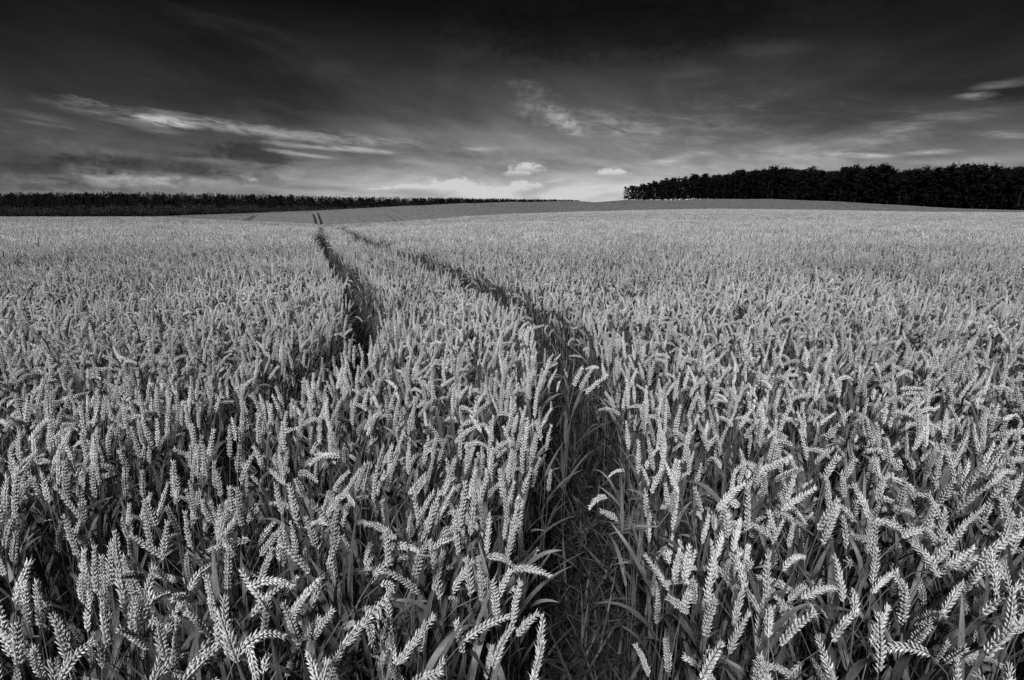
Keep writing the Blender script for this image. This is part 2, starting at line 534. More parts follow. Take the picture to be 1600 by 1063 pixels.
def spikelet_geo(awn=0.002, rich=True):
    """one spikelet: outer glumes and florets fanned in Y, growing along +Z, leaning to +X"""
    g = Geo()
    specs = [(-0.48, 0.06, 0.98), (0.46, 0.10, 1.0), (0.03, 0.34, 1.08), (-0.1, -0.1, 0.8)] if rich else [(-0.32, 0.15, 1.0), (0.32, 0.2, 1.05)]
    for (ty, tx, sc) in specs:
        ty += random.uniform(-0.09, 0.09); tx += random.uniform(-0.08, 0.06); sc *= random.uniform(0.88, 1.1)
        V, F = floret(0.0108 * sc, 0.0047 if rich else 0.0045, 0.0038 if rich else 0.0042, awn * random.uniform(0.3, 1.6), 5 if rich else 4)
        R = Matrix.Rotation(tx, 4, 'Y') @ Matrix.Rotation(-ty, 4, 'X') @ Matrix.Rotation(random.uniform(0, 1), 4, 'Z')
        off = Vector((0.0004, 0.0026 * ty / 0.42, 0.0005))
        g.add([R @ Vector(v) + off for v in V], F)
        if rich and random.random() < 0.35:                       # a short awn
            tip = R @ Vector((0, 0, 0.0105 * sc)) + off
            e_ = tip + (R @ Vector((random.uniform(-.15, .15), random.uniform(-.15, .15), 1))) * random.uniform(0.003, 0.011)
            b_ = Vector((0.00035, 0.0002, 0))
            g.add([tip - b_, tip + b_, e_], [(0, 1, 2)])
    return g


SPK = [spikelet_geo(a) for a in (0.001, 0.002, 0.001, 0.0025, 0.0015, 0.002, 0.004, 0.006)]
SPK_LO = spikelet_geo(0.002, False)


def centreline(stem_len, th0, th1, th2, ear_len, wob, seed):
    """stem points then ear points in the XZ plane bent towards +X"""
    r = random.Random(seed)
    P, p = [Vector((0, 0, 0))], Vector((0, 0, 0))
    N = 12
    for i in range(N):
        s = (i + 0.5) / N
        th = th0 * s + (th1 - th0) * max(0.0, (s - 0.72) / 0.28) ** 1.4
        p = p + Vector((math.sin(th), wob * math.sin(s * 5 + seed), math.cos(th))).normalized() * stem_len / N
        P.append(p.copy())
    E = [p.copy()]
    M = 24
    for i in range(M):
        s = (i + 0.5) / M
        th = th1 + (th2 - th1) * s
        p = p + Vector((math.sin(th), 0, math.cos(th))) * ear_len / M
        E.append(p.copy())
    return P, E


def along(E, s):
    k = min(int(s * (len(E) - 1)), len(E) - 2)
    f = s * (len(E) - 1) - k
    return E[k].lerp(E[k + 1], f), (E[k + 1] - E[k]).normalized()


def leaf_geo(base, az, L, w, up, droop, fold=0.25, seg=9, twist=0.6, seed=0):
    r = random.Random(seed)
    g = Geo()
    d = Vector((math.cos(az), math.sin(az), 0))
    p = base.copy()
    V, F = [], []
    for i in range(seg + 1):
        s = i / seg
        th = up + droop * s ** 1.5
        T = d * math.sin(th) + Vector((0, 0, 1)) * math.cos(th)
        side = d.cross(Vector((0, 0, 1))).normalized()
        N = side.cross(T)
        tw = twist * s
        sd = side * math.cos(tw) + N * math.sin(tw)
        nn = N * math.cos(tw) - side * math.sin(tw)
        ww = w * 0.5 * (min(1, 0.55 + s * 2.2)) * max(0.03, (1 - s ** 2.2)) ** 0.8
        V += [p + sd * ww + nn * ww * fold, p, p - sd * ww + nn * ww * fold]
        p = p + T * L / seg
    for i in range(seg):
        a = i * 3
        F += [(a, a + 1, a + 4, a + 3), (a + 1, a + 2, a + 5, a + 4)]
    g.add(V, F)
    return g


# ------------------------------------------------------------------ wheat variants
# (posture word, angle at stem middle, angle at neck, angle at ear tip)
POSE = {
    'upright': (0.03, 0.10, 0.22), 'slightly tilted': (0.06, 0.32, 0.50), 'leaning': (0.10, 0.62, 0.95),
    'arched': (0.12, 1.05, 1.75), 'nodding': (0.12, 1.85, 2.75),
}
ORDER = ['upright'] * 10 + ['slightly tilted'] * 10 + ['leaning'] * 10 + ['arched'] * 9 + ['nodding'] * 4


def make_variant(i, pose, lod):
    r = random.Random(100 + i)
    th0, th1, th2 = [a * r.uniform(0.7, 1.35) for a in POSE[pose]]
    ear_len = r.uniform(0.078, 0.120)
    stem_len = r.uniform(0.735, 0.80)
    if pose in ('arched', 'nodding'): stem_len += 0.035
    P, E = centreline(stem_len, th0, th1, th2, ear_len, 0.02, i)
    out = {'pose': pose, 'long': ear_len > 0.100, 'E': E}
    # stem
    g = Geo()
    if lod == 0:
        tube(g, P, [0.0021 - 0.0009 * k / 12 for k in range(13)], 6)
        for s in (0.34, 0.62):                                       # nodes on the straw
            q, T = along(P, s)
            tube(g, [q - T * 0.004, q, q + T * 0.004], [0.0018, 0.0029, 0.0018], 6)
    else:
        tube(g, P[::3] + ([P[-1]] if (len(P) - 1) % 3 else []), [0.0022, 0.002, 0.0019, 0.0017, 0.0014][:len(P[::3])], 3)
    out['stem'] = g
    # ear: spikelets alternate left and right of the rachis, in a plane turned about the ear
    spin = r.uniform(0, PI)
    plump = r.uniform(0.8, 1.2)
    n = int(round(ear_len / 0.0053))
    spk = []
    for k in range(n):
        s = 0.01 + 0.95 * k / n
        q, T = along(E, s)
        _, a, b = frame(T, Vector((0, 1, 0)))
        a, b = a * math.cos(spin) + b * math.sin(spin), -a * math.sin(spin) + b * math.cos(spin)
        sgn = 1 if k % 2 else -1
        sz = (0.70 + 0.42 * math.sin(PI * min(1, (s + 0.12)) ** 0.8)) * r.uniform(0.84, 1.10) * (0.9 + 0.1 * plump)
        tilt = r.uniform(0.12, 0.36) * plump
        Z = (T * math.cos(tilt) + a * sgn * math.sin(tilt)).normalized()
        X = (a * sgn - Z * (a * sgn).dot(Z)).normalized()
        Y = Z.cross(X)
        M = Matrix((( X.x, Y.x, Z.x), (X.y, Y.y, Z.y), (X.z, Y.z, Z.z))).to_4x4()
        M = Matrix.Translation(q + a * sgn * 0.0010) @ M @ Matrix.Diagonal((sz, sz, sz, 1))
        spk.append((M, r.choice((6, 7)) if s > 0.84 else r.randrange(6)))
    q, T = along(E, 0.97)
    _, a, b = frame(T, Vector((0, 1, 0)))
    M = Matrix(((a.x, b.x, T.x), (a.y, b.y, T.y), (a.z, b.z, T.z))).to_4x4()
    spk.append((Matrix.Translation(q - T * 0.004) @ M @ Matrix.Diagonal((0.85, 0.85, 0.95, 1)), 6))
    out['spk'] = spk
    g = Geo()
    tube(g, E[::4], [0.0016] * len(E[::4]), 5)
    out['rachis'] = g
    e = Geo(); e.join(g)
    if lod == 0:
        for M, t in spk:
            e.add([M @ Vector(v) for v in SPK[t].V], SPK[t].F)
    else:
        for M, t in spk:
            e.add([M @ Vector(v) for v in SPK_LO.V], SPK_LO.F)
    out['ear'] = e
    # leaves
    out['leaves'] = []
    spots = [(0.80, 0.17, 0.017), (0.64, 0.23, 0.020), (0.42, 0.24, 0.016)]
    az = r.uniform(0, 6.28)
    for k, (s, L, w) in enumerate(spots):
        q, T = along(P, s + r.uniform(-0.06, 0.06))
        az += PI + r.uniform(-0.6, 0.6)
        up = r.uniform(0.12, 0.75)
        dr = r.choice([r.uniform(0.1, 0.6), r.uniform(0.7, 1.9)])
        out['leaves'].append(leaf_geo(q, az, L * r.uniform(0.8, 1.3), w * r.uniform(0.8, 1.25), up, dr, 0.12, 9 if lod == 0 else 4, r.uniform(-1.0, 1.0), i * 7 + k))
    return out


def joined(v, name, mats=None):
    g = Geo()
    g.join(v['stem'], 1); g.join(v['ear'], 0)
    for l in v['leaves']: g.join(l, 2)
    return g.build(name, mats or [M_EAR, M_STEM, M_LEAF])


VAR0 = [make_variant(i, p, 0) for i, p in enumerate(ORDER)]
VAR1 = [make_variant(i + 50, p, 1) for i, p in enumerate(ORDER[::2])]


# ears of the far clumps: a few knobbly rings instead of single spikelets
def clump(seed, n, rad, detail):
    r = random.Random(seed)
    g = Geo()
    for k in range(n):
        a, q = r.uniform(0, 6.28), rad * math.sqrt(r.random())
        base = Vector((math.cos(a) * q, math.sin(a) * q, 0))
        pose = r.choice(['upright', 'upright', 'slightly tilted', 'slightly tilted', 'leaning', 'leaning', 'arched'])
        th0, th1, th2 = [t * r.uniform(0.7, 1.3) for t in POSE[pose]]
        el = r.uniform(0.09, 0.12)
        P, E = centreline(r.uniform(0.64, 0.80), th0, th1, th2, el, 0.02, seed * 31 + k)
        R = Matrix.Rotation(r.uniform(0, 6.28), 3, 'Z')
        P = [R @ p + base for p in P]; E = [R @ p + base for p in E]
        if detail == 2:
            pts, rad_ = [], []
            for j in range(7):
                q_, T = along(E, min(0.999, j / 6))
                pts.append(q_); rad_.append((0.003, 0.0056, 0.004, 0.0056, 0.0038, 0.0044, 0.0007)[j])
            tube(g, pts, rad_, 4, 0)
            tube(g, [P[4], P[8], P[12]], [0.0019] * 3, 3, 1)
            for _ in range(2):
                q_, T = along(P, r.uniform(0.35, 0.8))
                lg = leaf_geo(q_, r.uniform(0, 6.28), r.uniform(0.14, 0.24), 0.014, r.uniform(0.2, 0.8), r.uniform(0.3, 1.8), 0.1, 3, r.uniform(-1, 1), k)
                g.join(lg, 2)
        else:
            sc = 1.0 if detail == 3 else 1.3
            q0, q1, q2 = E[0], E[12], E[-1]
            tube(g, [q0, q1, q2], [0.005 * sc, 0.009 * sc, 0.001], 3, 0)
            if r.random() < 0.6:
                tube(g, [P[6], P[12]], [0.003 * sc] * 2, 3, 1)
            if r.random() < 0.6:
                q_, T = along(P, r.uniform(0.5, 0.85))
                lg = leaf_geo(q_, r.uniform(0, 6.28), 0.2, 0.016 * sc, r.uniform(0.2, 0.8), 0.9, 0.1, 2, 0.4, k)
                g.join(lg, 2)
    return g


# hidden library of the pieces that the masses of wheat, weeds and woods are scattered from (linked to no scene collection)
def library(name, meshes):
    c = bpy.data.collections.new(name)
    for k, me in enumerate(meshes):
        o = bpy.data.objects.new('%s_%03d' % (name, k), me)
        c.objects.link(o)
    return c


def scatter(name, coll, P, rot, scl, idx, **props):
    me = bpy.data.meshes.new(name)
    n = len(P)
    me.vertices.add(n)
    me.vertices.foreach_set('co', np.asarray(P, np.float32).ravel())
    a = me.attributes.new('rot', 'FLOAT_VECTOR', 'POINT'); a.data.foreach_set('vector', np.asarray(rot, np.float32).ravel())
    a = me.attributes.new('scl', 'FLOAT_VECTOR', 'POINT'); a.data.foreach_set('vector', np.asarray(scl, np.float32).ravel())
    a = me.attributes.new('idx', 'INT', 'POINT'); a.data.foreach_set('value', np.asarray(idx, np.int32).ravel())
    o = obj(name, me, **props)
    t = bpy.data.node_groups.new(name, 'GeometryNodeTree')
    t.interface.new_socket('Geometry', in_out='INPUT', socket_type='NodeSocketGeometry')
    t.interface.new_socket('Geometry', in_out='OUTPUT', socket_type='NodeSocketGeometry')
    N, L = t.nodes, t.links
    gi, go = N.new('NodeGroupInput'), N.new('NodeGroupOutput')
    ci = N.new('GeometryNodeCollectionInfo')
    ci.inputs['Collection'].default_value = coll
    ci.inputs['Separate Children'].default_value = True
    ci.inputs['Reset Children'].default_value = True
    ip = N.new('GeometryNodeInstanceOnPoints')
    ip.inputs['Pick Instance'].default_value = True

    def attr(nm, ty):
        x = N.new('GeometryNodeInputNamedAttribute'); x.data_type = ty
        x.inputs['Name'].default_value = nm
        return [s for s in x.outputs if s.enabled][0]
    e2r = N.new('FunctionNodeEulerToRotation')
    L.new(attr('rot', 'FLOAT_VECTOR'), e2r.inputs[0])
    L.new(gi.outputs[0], ip.inputs['Points'])
    L.new(ci.outputs[0], ip.inputs['Instance'])
    L.new(attr('idx', 'INT'), ip.inputs['Instance Index'])
    L.new(e2r.outputs[0], ip.inputs['Rotation'])
    L.new(attr('scl', 'FLOAT_VECTOR'), ip.inputs['Scale'])
    L.new(ip.outputs[0], go.inputs[0])
    md = o.modifiers.new('scatter', 'NODES'); md.node_group = t
    return o


# ------------------------------------------------------------------ ground
def polar(radii, angs, zf):
    A, R = np.meshgrid(angs, radii)
    X, Y = R * np.sin(A), R * np.cos(A)
    Z = zf(X, Y)
    n = len(angs)
    i, j = np.meshgrid(np.arange(len(radii) - 1), np.arange(n - 1), indexing='ij')
    q = (i * n + j).ravel()
    Q = np.stack([q, q + 1, q + n + 1, q + n], 1)[:, ::-1]
    return np.stack([X, Y, Z], -1).reshape(-1, 3), Q, (X, Y)


radii = np.concatenate([[0.02], np.geomspace(0.6, 3500, 240)])
angs = np.concatenate([np.linspace(-PI, -AMAX, 24)[:-1], np.linspace(-AMAX, AMAX, 260), np.linspace(AMAX, PI, 24)[1:]])
V, Q, _ = polar(radii, angs, ground_z)
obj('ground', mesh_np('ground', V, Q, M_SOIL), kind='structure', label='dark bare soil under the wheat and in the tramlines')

# dense top of the crop beyond the reach of single clumps, sunk into the soil along the tramlines
def canopy_z(X, Y):
    d = seg_dist(X, Y, [RIGHT[-2:], LEFT[-2:]] + FAR)
    nz = rng.normal(0, 0.035, X.shape)
    dip = np.clip((d - 0.17) / 0.14, 0, 1)
    r = np.hypot(X, Y)
    start = np.clip((r - 40) / 25, 0, 1) * 0.62 + 0.04
    return ground_z(X, Y) + 0.03 + start * dip + nz * dip


radii = np.concatenate([np.arange(38, 70, 0.4), np.arange(70, 118, 2.0), np.arange(118, 175, 0.36), np.geomspace(175, 480, 90)])
angs = np.radians(np.linspace(-51, 51, 1300))
V, Q, (XX, YY) = polar(radii, angs, canopy_z)
cx = V[Q].mean(1)
# the crop ends in front of the woods
fx = cx[:, 0] / np.maximum(cx[:, 1], 1)
tw = np.array([(c[0] - 800) / 827.0 for c in COLS]); rw = np.array([c[8] for c in COLS])
endD = np.interp(fx, tw, rw)
endD = np.where(fx * 827 + 800 < 960, np.minimum(endD, 460), endD - 2)
keep = cx[:, 1] < endD
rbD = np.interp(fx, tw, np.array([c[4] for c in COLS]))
me = mesh_np('wheat_canopy', V, Q[keep], [M_CANOPY, M_CANOPYFAR, M_SOIL])
dk = seg_dist(cx[keep, 0], cx[keep, 1], FAR)
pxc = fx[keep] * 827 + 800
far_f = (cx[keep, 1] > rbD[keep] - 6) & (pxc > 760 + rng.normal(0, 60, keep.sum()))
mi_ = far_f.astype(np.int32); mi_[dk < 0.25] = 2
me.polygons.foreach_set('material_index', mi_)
obj('wheat_canopy', me, kind='stuff', label='distant ripe wheat covering the rolling field up to the woods')

# ------------------------------------------------------------------ where the wheat stands
def jitter_points(x0, x1, y0, y1, dens):
    st = 1 / math.sqrt(dens)
    xs, ys = np.arange(x0, x1, st), np.arange(y0, y1, st)
    X, Y = np.meshgrid(xs, ys)
    X = X + rng.uniform(-0.55, 0.55, X.shape) * st
    Y = Y + rng.uniform(-0.55, 0.55, Y.shape) * st
    return X.ravel(), Y.ravel()


def vnoise(X, Y, s, seed):
    """cheap smooth noise"""
    r = np.random.default_rng(seed)
    out = np.zeros(X.shape)
    for k in range(6):
        a, f, p = r.uniform(0, 2 * PI), s * r.uniform(0.6, 1.7), r.uniform(0, 6.28)
        out += np.sin((X * math.cos(a) + Y * math.sin(a)) * f + p)
    return out / 3.0


def in_wedge(X, Y, margin, tmax=1.13):
    return np.abs(X) < tmax * np.maximum(Y, 0) + margin


N0, N1 = len(VAR0), len(VAR1)
# near stalks
X, Y = jitter_points(-8, 8, -1.3, 6.2, 400)
k = in_wedge(X, Y, 1.3) & (Y < 4.4 + rng.uniform(0, 1.6, X.shape))
X, Y = X[k], Y[k]
d = seg_dist(X, Y, NEARTR)
dl = seg_dist(X, Y, [LEFT])
gap = np.where(dl < 0.5, np.interp(Y, [1.7, 2.0, 3.5], [0.08, 0.17, 0.17]), np.interp(Y, [0.8, 1.3, 3.0], [0.16, 0.165, 0.20])) + rng.normal(0, 0.02, X.shape)
k = (d > gap) & ~((np.hypot(X, Y) < 0.30))
X, Y, d = X[k], Y[k], d[k]
edge = np.clip(1.3 - (d - 0.19) / 0.16, 0, 1)


def pose_index(n, edge, far=0.0):
    """index into ORDER; stalks at the track edge stand straighter"""
    u = rng.random(n)
    p = np.array([0.17, 0.22, 0.27, 0.27, 0.07])
    pe = np.array([0.72, 0.22, 0.05, 0.01, 0.0])
    cls = np.zeros(n, int)
    for i in range(n):
        q = p * (1 - edge[i]) + pe * edge[i]
        cls[i] = min(4, int(np.searchsorted(np.cumsum(q), u[i] * q.sum())))
    return cls


STARTS0 = [0, 10, 20, 30, 39]; CNT0 = [10, 10, 10, 9, 4]
cls = pose_index(len(X), edge)
idx = np.array([STARTS0[c] + rng.integers(0, CNT0[c]) for c in cls])
height = 1.0 + 0.03 * vnoise(X, Y, 3.0, 5) + 0.03 * vnoise(X, Y, 1.1, 15) + rng.normal(0, 0.035, X.shape) - 0.05 * edge
height = np.where(rng.random(len(X)) < 0.22, height * rng.uniform(0.72, 0.9, len(X)), height)
height *= np.interp(Y, [-1, 0.8, 2.0], [0.95, 0.985, 1.0])
rz = rng.uniform(-PI, PI, len(X))
# a gentle common lean to the right and forward
wind = 0.55 + 0.5 * vnoise(X, Y, 1.5, 9)
rz = np.where(rng.random(len(X)) < 0.40, wind + rng.normal(0, 0.8, len(X)), rz)
tilt = np.stack([rng.normal(0, 0.14, len(X)), rng.normal(0.02, 0.14, len(X))], 1) * (1 - 0.75 * edge)[:, None]
Z = ground_z(X, Y)
wid = rng.uniform(0.72, 0.92, len(X)) * np.interp(Y, [2, 5], [1.0, 0.93]) * np.where(height < 0.9, 0.9, 1.0)

# the 300 stalks that show largest: nearest to the lens inside the frame
def project(X, Y, Z):
    cp, sp = math.cos(PITCH), math.sin(PITCH)
    dzv = Z - CAM_Z
    depth = Y * cp - dzv * sp
    up = Y * sp + dzv * cp
    return 800 + FPX * X / depth, H0 / 2 - FPX * up / depth, depth


tipx = np.zeros(len(X)); tipy = np.zeros(len(X)); tipz = np.zeros(len(X))
for i in range(len(X)):
    E = VAR0[idx[i]]['E']
    m = E[12]
    R = Euler((tilt[i, 0], tilt[i, 1], rz[i])).to_matrix()
    q = R @ Vector((m.x * height[i], m.y, m.z * height[i]))
    tipx[i], tipy[i], tipz[i] = X[i] + q.x, Y[i] + q.y, Z[i] + q.z
px, py, dep = project(tipx, tipy, tipz)
# nothing may hang right in front of the lens
k = ~((dep < 0.55) & (np.abs(tipx) < 0.7) & (tipy > -0.2))
X, Y, Z, d, idx, height, rz, tilt, wid, px, py, dep = [a[k] for a in (X, Y, Z, d, idx, height, rz, tilt, wid, px, py, dep)]
tipz = tipz[k]
vis = (px > 5) & (px < 1595) & (py > 0) & (py < 1058) & (dep > 0.3) & (height > 0.9)
order = np.argsort(np.where(vis, dep, 1e6))
first = order[:297]
is_first = np.zeros(len(X), bool); is_first[first] = True

# -------- the individual stalks
LIB0 = [joined(v, 'wheat_stalk_form') for v in VAR0]
part_me = []
for v in VAR0:
    part_me.append({
        'stem': v['stem'].build('stem', [M_STEM]), 'ear': v['ear'].build('ear', [M_EAR]), 'rachis': v['rachis'].build('rachis', [M_STEM]),
        'leaf': [l.build('leaf', [M_LEAF]) for l in v['leaves']]})
SPK_ME = [g.build('spikelet', [M_EAR]) for g in SPK]
HERO = set(int(i) for i in first[:34])
records = []


def zone(x, y):
    c = 'far left' if x < 330 else 'left' if x < 640 else 'centre' if x < 900 else 'track' if x < 1030 else 'right' if x < 1320 else 'far right'
    r = 'bottom edge' if y > 930 else 'lower' if y > 800 else 'middle' if y > 690 else 'upper'
    return c, r


PLACE = {
    'far left': 'in the left corner', 'left': 'left of the strip between tracks', 'centre': 'on the left edge of the dark track',
    'track': 'inside the dark track', 'right': 'on the right edge of the dark track', 'far right': 'in the right corner'}
PLACE2 = {'bottom edge': 'at the very bottom of the frame', 'lower': 'low in the foreground', 'middle': 'in the near foreground', 'upper': 'behind the nearest ears'}


def place_stalk(x, y, z, vi, h, r_z, tl, w, pxx, pyy, hero=False):
    v, pm = VAR0[vi], part_me[vi]
    t = bpy.data.objects.new('wheat_stalk', None)
    COL.objects.link(t)
    t.empty_display_size = 0.05
    t.location = (x, y, z)
    t.rotation_euler = (tl[0], tl[1], r_z)
    t.scale = (w, w, h)
    t['category'] = 'wheat'
    t['group'] = 'wheat stalks nearest the camera'
    dv = Euler((tl[0], tl[1], r_z)).to_matrix() @ Vector((1, 0, 0))
    a = math.degrees(math.atan2(dv.y, dv.x))
    face = 'to the right' if abs(a) < 45 else 'to the left' if abs(a) > 135 else 'away' if a > 0 else 'forwards'
    nz, ny = zone(pxx, pyy)
    records.append([t, v['pose'], v['long'], face, nz, ny, pxx, pyy, h])
    obj('stem', pm['stem'], t)
    if hero:
        e = obj('ear', pm['rachis'], t)
        for M, ty in v['spk']:
            s = obj('spikelet', SPK_ME[ty], e)
            s.matrix_local = M
    else:
        obj('ear', pm['ear'], t)
    for lm in pm['leaf']:
        obj('leaf', lm, t)
    return t


for i in first:
    place_stalk(X[i], Y[i], Z[i], int(idx[i]), float(height[i]), float(rz[i]), (float(tilt[i, 0]), float(tilt[i, 1])), float(wid[i]), float(px[i]), float(py[i]), int(i) in HERO)


# three ears that stand out at the track edge
def stand_out(pxx, row, depthY, vi, face, h):
    dr = ray(pxx, row)
    p = Vector((0, 0, CAM_Z)) + dr / dr.y * depthY
    m = VAR0[vi]['E'][12]
    q = Matrix.Rotation(face, 3, 'Z') @ Vector((m.x, m.y, m.z * h))
    return place_stalk(p.x - q.x, p.y - q.y, p.z - q.z, vi, h, face, (0, 0), 1.15, pxx, row)


def grounded(pxx, row, vi, face):
    m = VAR0[vi]['E'][12]
    best = None
    for h in np.linspace(0.86, 1.12, 40):
        z = m.z * h
        dr = ray(pxx, row)
        D = (z - CAM_Z) / dr.z * dr.y
        if best is None or abs(h - 1.0) < abs(best[0] - 1.0): best = (h, D)
    return best


for pxx, row, vi, face in ((912, 592, 12, 0.2), (925, 600, 21, 0.1), (900, 590, 14, 0.4)):
    h, D = grounded(pxx, row, vi, face)
    stand_out(pxx, row, D, vi, face, h)

# labels: look first, then where it grows; what remains alike is told apart by its place in the photograph
groups = {}
for rcd in records:
    t, pose, lng, face, nz, ny, x_, y_, h_ = rcd
    posture = {'upright': 'upright', 'slightly tilted': 'tilted', 'leaning': 'leaning', 'arched': 'arched', 'nodding': 'nodding'}[pose]
    base = '%s%s wheat ear turned %s' % ('long ' if lng else '', posture, face)
    groups.setdefault((base, nz, ny), []).append(rcd)
for (base, nz, ny), L in groups.items():
    L.sort(key=lambda r_: r_[6])
    n = len(L)
    for i, r_ in enumerate(L):
        lead = ''
        if n == 2: lead = ['leftmost ', 'rightmost '][i]
        elif n > 2: lead = 'leftmost ' if i == 0 else 'rightmost ' if i == n - 1 else ['second ', 'third ', 'fourth ', 'fifth ', 'sixth ', 'seventh ', 'eighth ', 'ninth '][min(i - 1, 7)]
        row_w = {'bottom edge': 'bottom', 'lower': 'lower', 'middle': 'middle', 'upper': 'rear'}[ny]
        col_w = {'far left': 'far left', 'left': 'mid left', 'centre': 'left track edge', 'track': 'dark track', 'right': 'right track edge', 'far right': 'far right'}[nz]
        r_[0]['label'] = '%s%s in the %s foreground, %s' % (lead, base, row_w, col_w)

# -------- the mass of the wheat
PP, RR, SS, II = [], [], [], []
for ln, n in ((RIGHT, 34), (LEFT, 20)):
    yy = rng.uniform(2.4, 9, n); xx = np.interp(yy, [p[1] for p in ln], [p[0] for p in ln]) + rng.normal(0, 0.10, n)
    hh = rng.uniform(0.45, 0.78, n)
    PP.append(np.stack([xx, yy, ground_z(xx, yy)], 1)); RR.append(np.stack([rng.normal(0, .2, n), rng.normal(0, .2, n), rng.uniform(-PI, PI, n)], 1))
    SS.append(np.stack([np.full(n, .85), np.full(n, .85), hh], 1)); II.append(rng.integers(0, N0, n))
lib = list(LIB0) + [joined(v, 'wheat_stalk_form', [M_EARL, M_STEM, M_LEAF]) for v in VAR1]
rest = ~is_first
PP.append(np.stack([X, Y, Z], 1)[rest]); RR.append(np.stack([tilt[:, 0], tilt[:, 1], rz], 1)[rest])
SS.append(np.stack([wid, wid, height], 1)[rest]); II.append(idx[rest])

# 3.5 - 10 m: single stalks of the lighter build
X, Y = jitter_points(-13, 13, 4.4, 10.9, 390)
k = in_wedge(X, Y, 0.8) & (Y > 4.4 + rng.uniform(0, 1.6, X.shape)) & (Y < 10.1 + rng.uniform(0, 0.8, X.shape))
X, Y = X[k], Y[k]
d = seg_dist(X, Y, NEARTR)
k = d > np.where(seg_dist(X, Y, [LEFT]) < 0.5, 0.165, 0.235) + rng.normal(0, 0.02, X.shape)
X, Y, d = X[k], Y[k], d[k]
edge = np.clip(1.3 - (d - 0.19) / 0.16, 0, 1)
c1 = [[j for j in range(N1) if VAR1[j]['pose'] == p] for p in ('upright', 'slightly tilted', 'leaning', 'arched', 'nodding')]
cls = pose_index(len(X), edge)
idx = np.array([len(LIB0) + c1[c][rng.integers(0, len(c1[c]))] for c in cls])
h = 1.0 + 0.03 * vnoise(X, Y, 2.0, 5) + 0.03 * vnoise(X, Y, 1.1, 15) + rng.normal(0, 0.055, X.shape) - 0.04 * edge
w = rng.uniform(0.70, 0.88, len(X))
PP.append(np.stack([X, Y, ground_z(X, Y)], 1)); RR.append(np.stack([rng.normal(0, 0.11, len(X)) * (1 - .8 * edge), rng.normal(0.02, 0.11, len(X)) * (1 - .8 * edge), rng.uniform(-PI, PI, len(X))], 1))
SS.append(np.stack([w, w, h], 1)); II.append(idx)


def visible(X, Y, margin=0.6):
    """drops clumps that lie deep in the hollow hidden behind the near crest"""
    ok = np.ones(X.shape, bool)
    el = (top_z(X, Y) - CAM_Z) / np.maximum(Y, 1)
    for f in (0.95, 0.9, 0.8, 0.7, 0.6, 0.5, 0.4, 0.3):
        e = (top_z(X * f, Y * f) - CAM_Z) / np.maximum(Y * f, 1)
        ok &= el > e - margin / np.maximum(Y, 1)
    return ok


def clumps(y0, y1, dens, rad, n, detail, nvar, seed, cut=0.25, far_field=False):
    global PP
    b0 = len(lib)
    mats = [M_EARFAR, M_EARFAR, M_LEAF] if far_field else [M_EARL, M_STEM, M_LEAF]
    for s in range(nvar): lib.append(clump(seed + s, n, rad, detail).build('wheat_clump_form', mats))
    X, Y = jitter_points(-1.15 * y1, 1.15 * y1, y0, y1, dens)
    k = in_wedge(X, Y, 1.0, 1.08)
    X, Y = X[k], Y[k]
    d = seg_dist(X, Y, NEARTR + FAR)
    k = (d > np.where(seg_dist(X, Y, [LEFT]) < 0.6, 0.14, 0.21) + rad * 0.8) & visible(X, Y)
    X, Y, d = X[k], Y[k], d[k]
    fx = X / np.maximum(Y, 1)
    crest = np.interp(fx, tw, np.array([c[2] for c in COLS]))
    k = (Y < np.interp(fx, tw, rw) - 2) & (((Y > np.interp(fx, tw, np.array([c[4] for c in COLS])) - 5) & (Y < 300) & (d > 0.9)) if far_field else (Y < crest + 9))
    X, Y = X[k], Y[k]
    h = 1.0 + 0.03 * vnoise(X, Y, 1.1, 15) + 0.03 * vnoise(X, Y, 0.4, 5) + rng.normal(0, 0.03, X.shape)
    PP.append(np.stack([X, Y, ground_z(X, Y)], 1))
    RR.append(np.stack([rng.normal(0, 0.05, len(X)), rng.normal(0.02, 0.05, len(X)), rng.uniform(-PI, PI, len(X))], 1))
    SS.append(np.stack([np.ones(len(X)), np.ones(len(X)), h], 1)); II.append(b0 + rng.integers(0, nvar, len(X)))
    print('clumps', y0, y1, len(X))


clumps(10.5, 28, 18, 0.14, 17, 2, 10, 500)
clumps(28, 62, 7.5, 0.24, 30, 3, 6, 600)
clumps(62, 140, 2.2, 0.42, 60, 4, 6, 700)
clumps(112, 300, 0.55, 0.55, 40, 4, 5, 800, far_field=True)
# narrow verges that keep the far tramlines crisp
lib0 = len(lib)
scatter('wheat_crop', library('wheat_form', lib), np.concatenate(PP), np.concatenate(RR), np.concatenate(SS), np.concatenate(II),
        kind='stuff', label='ripe wheat standing densely over the whole field')

# ------------------------------------------------------------------ weeds and fallen leaves in the tramlines
def tuft(seed):
    r = random.Random(seed)
    g = Geo()
    for k in range(9):
        b = Vector((r.uniform(-.05, .05), r.uniform(-.05, .05), r.uniform(0, 0.12)))
        lg = leaf_geo(b, r.uniform(0, 6.28), r.uniform(0.16, 0.38), r.uniform(0.006, 0.014), r.uniform(0.1, 1.2), r.uniform(0.3, 1.6), 0.2, 6, r.uniform(-1.2, 1.2), k)
        g.join(lg, 0)
    for k in range(3):
        b = Vector((r.uniform(-.04, .04), r.uniform(-.04, .04), 0))
        t = b + Vector((r.uniform(-.12, .12), r.uniform(-.12, .12), r.uniform(0.3, 0.55)))
        tube(g, [b, b.lerp(t, 0.5) + Vector((r.uniform(-.02, .02), 0, 0)), t], [0.0014, 0.0012, 0.0008], 3)
    return g.build('tuft_form', [M_WEED])


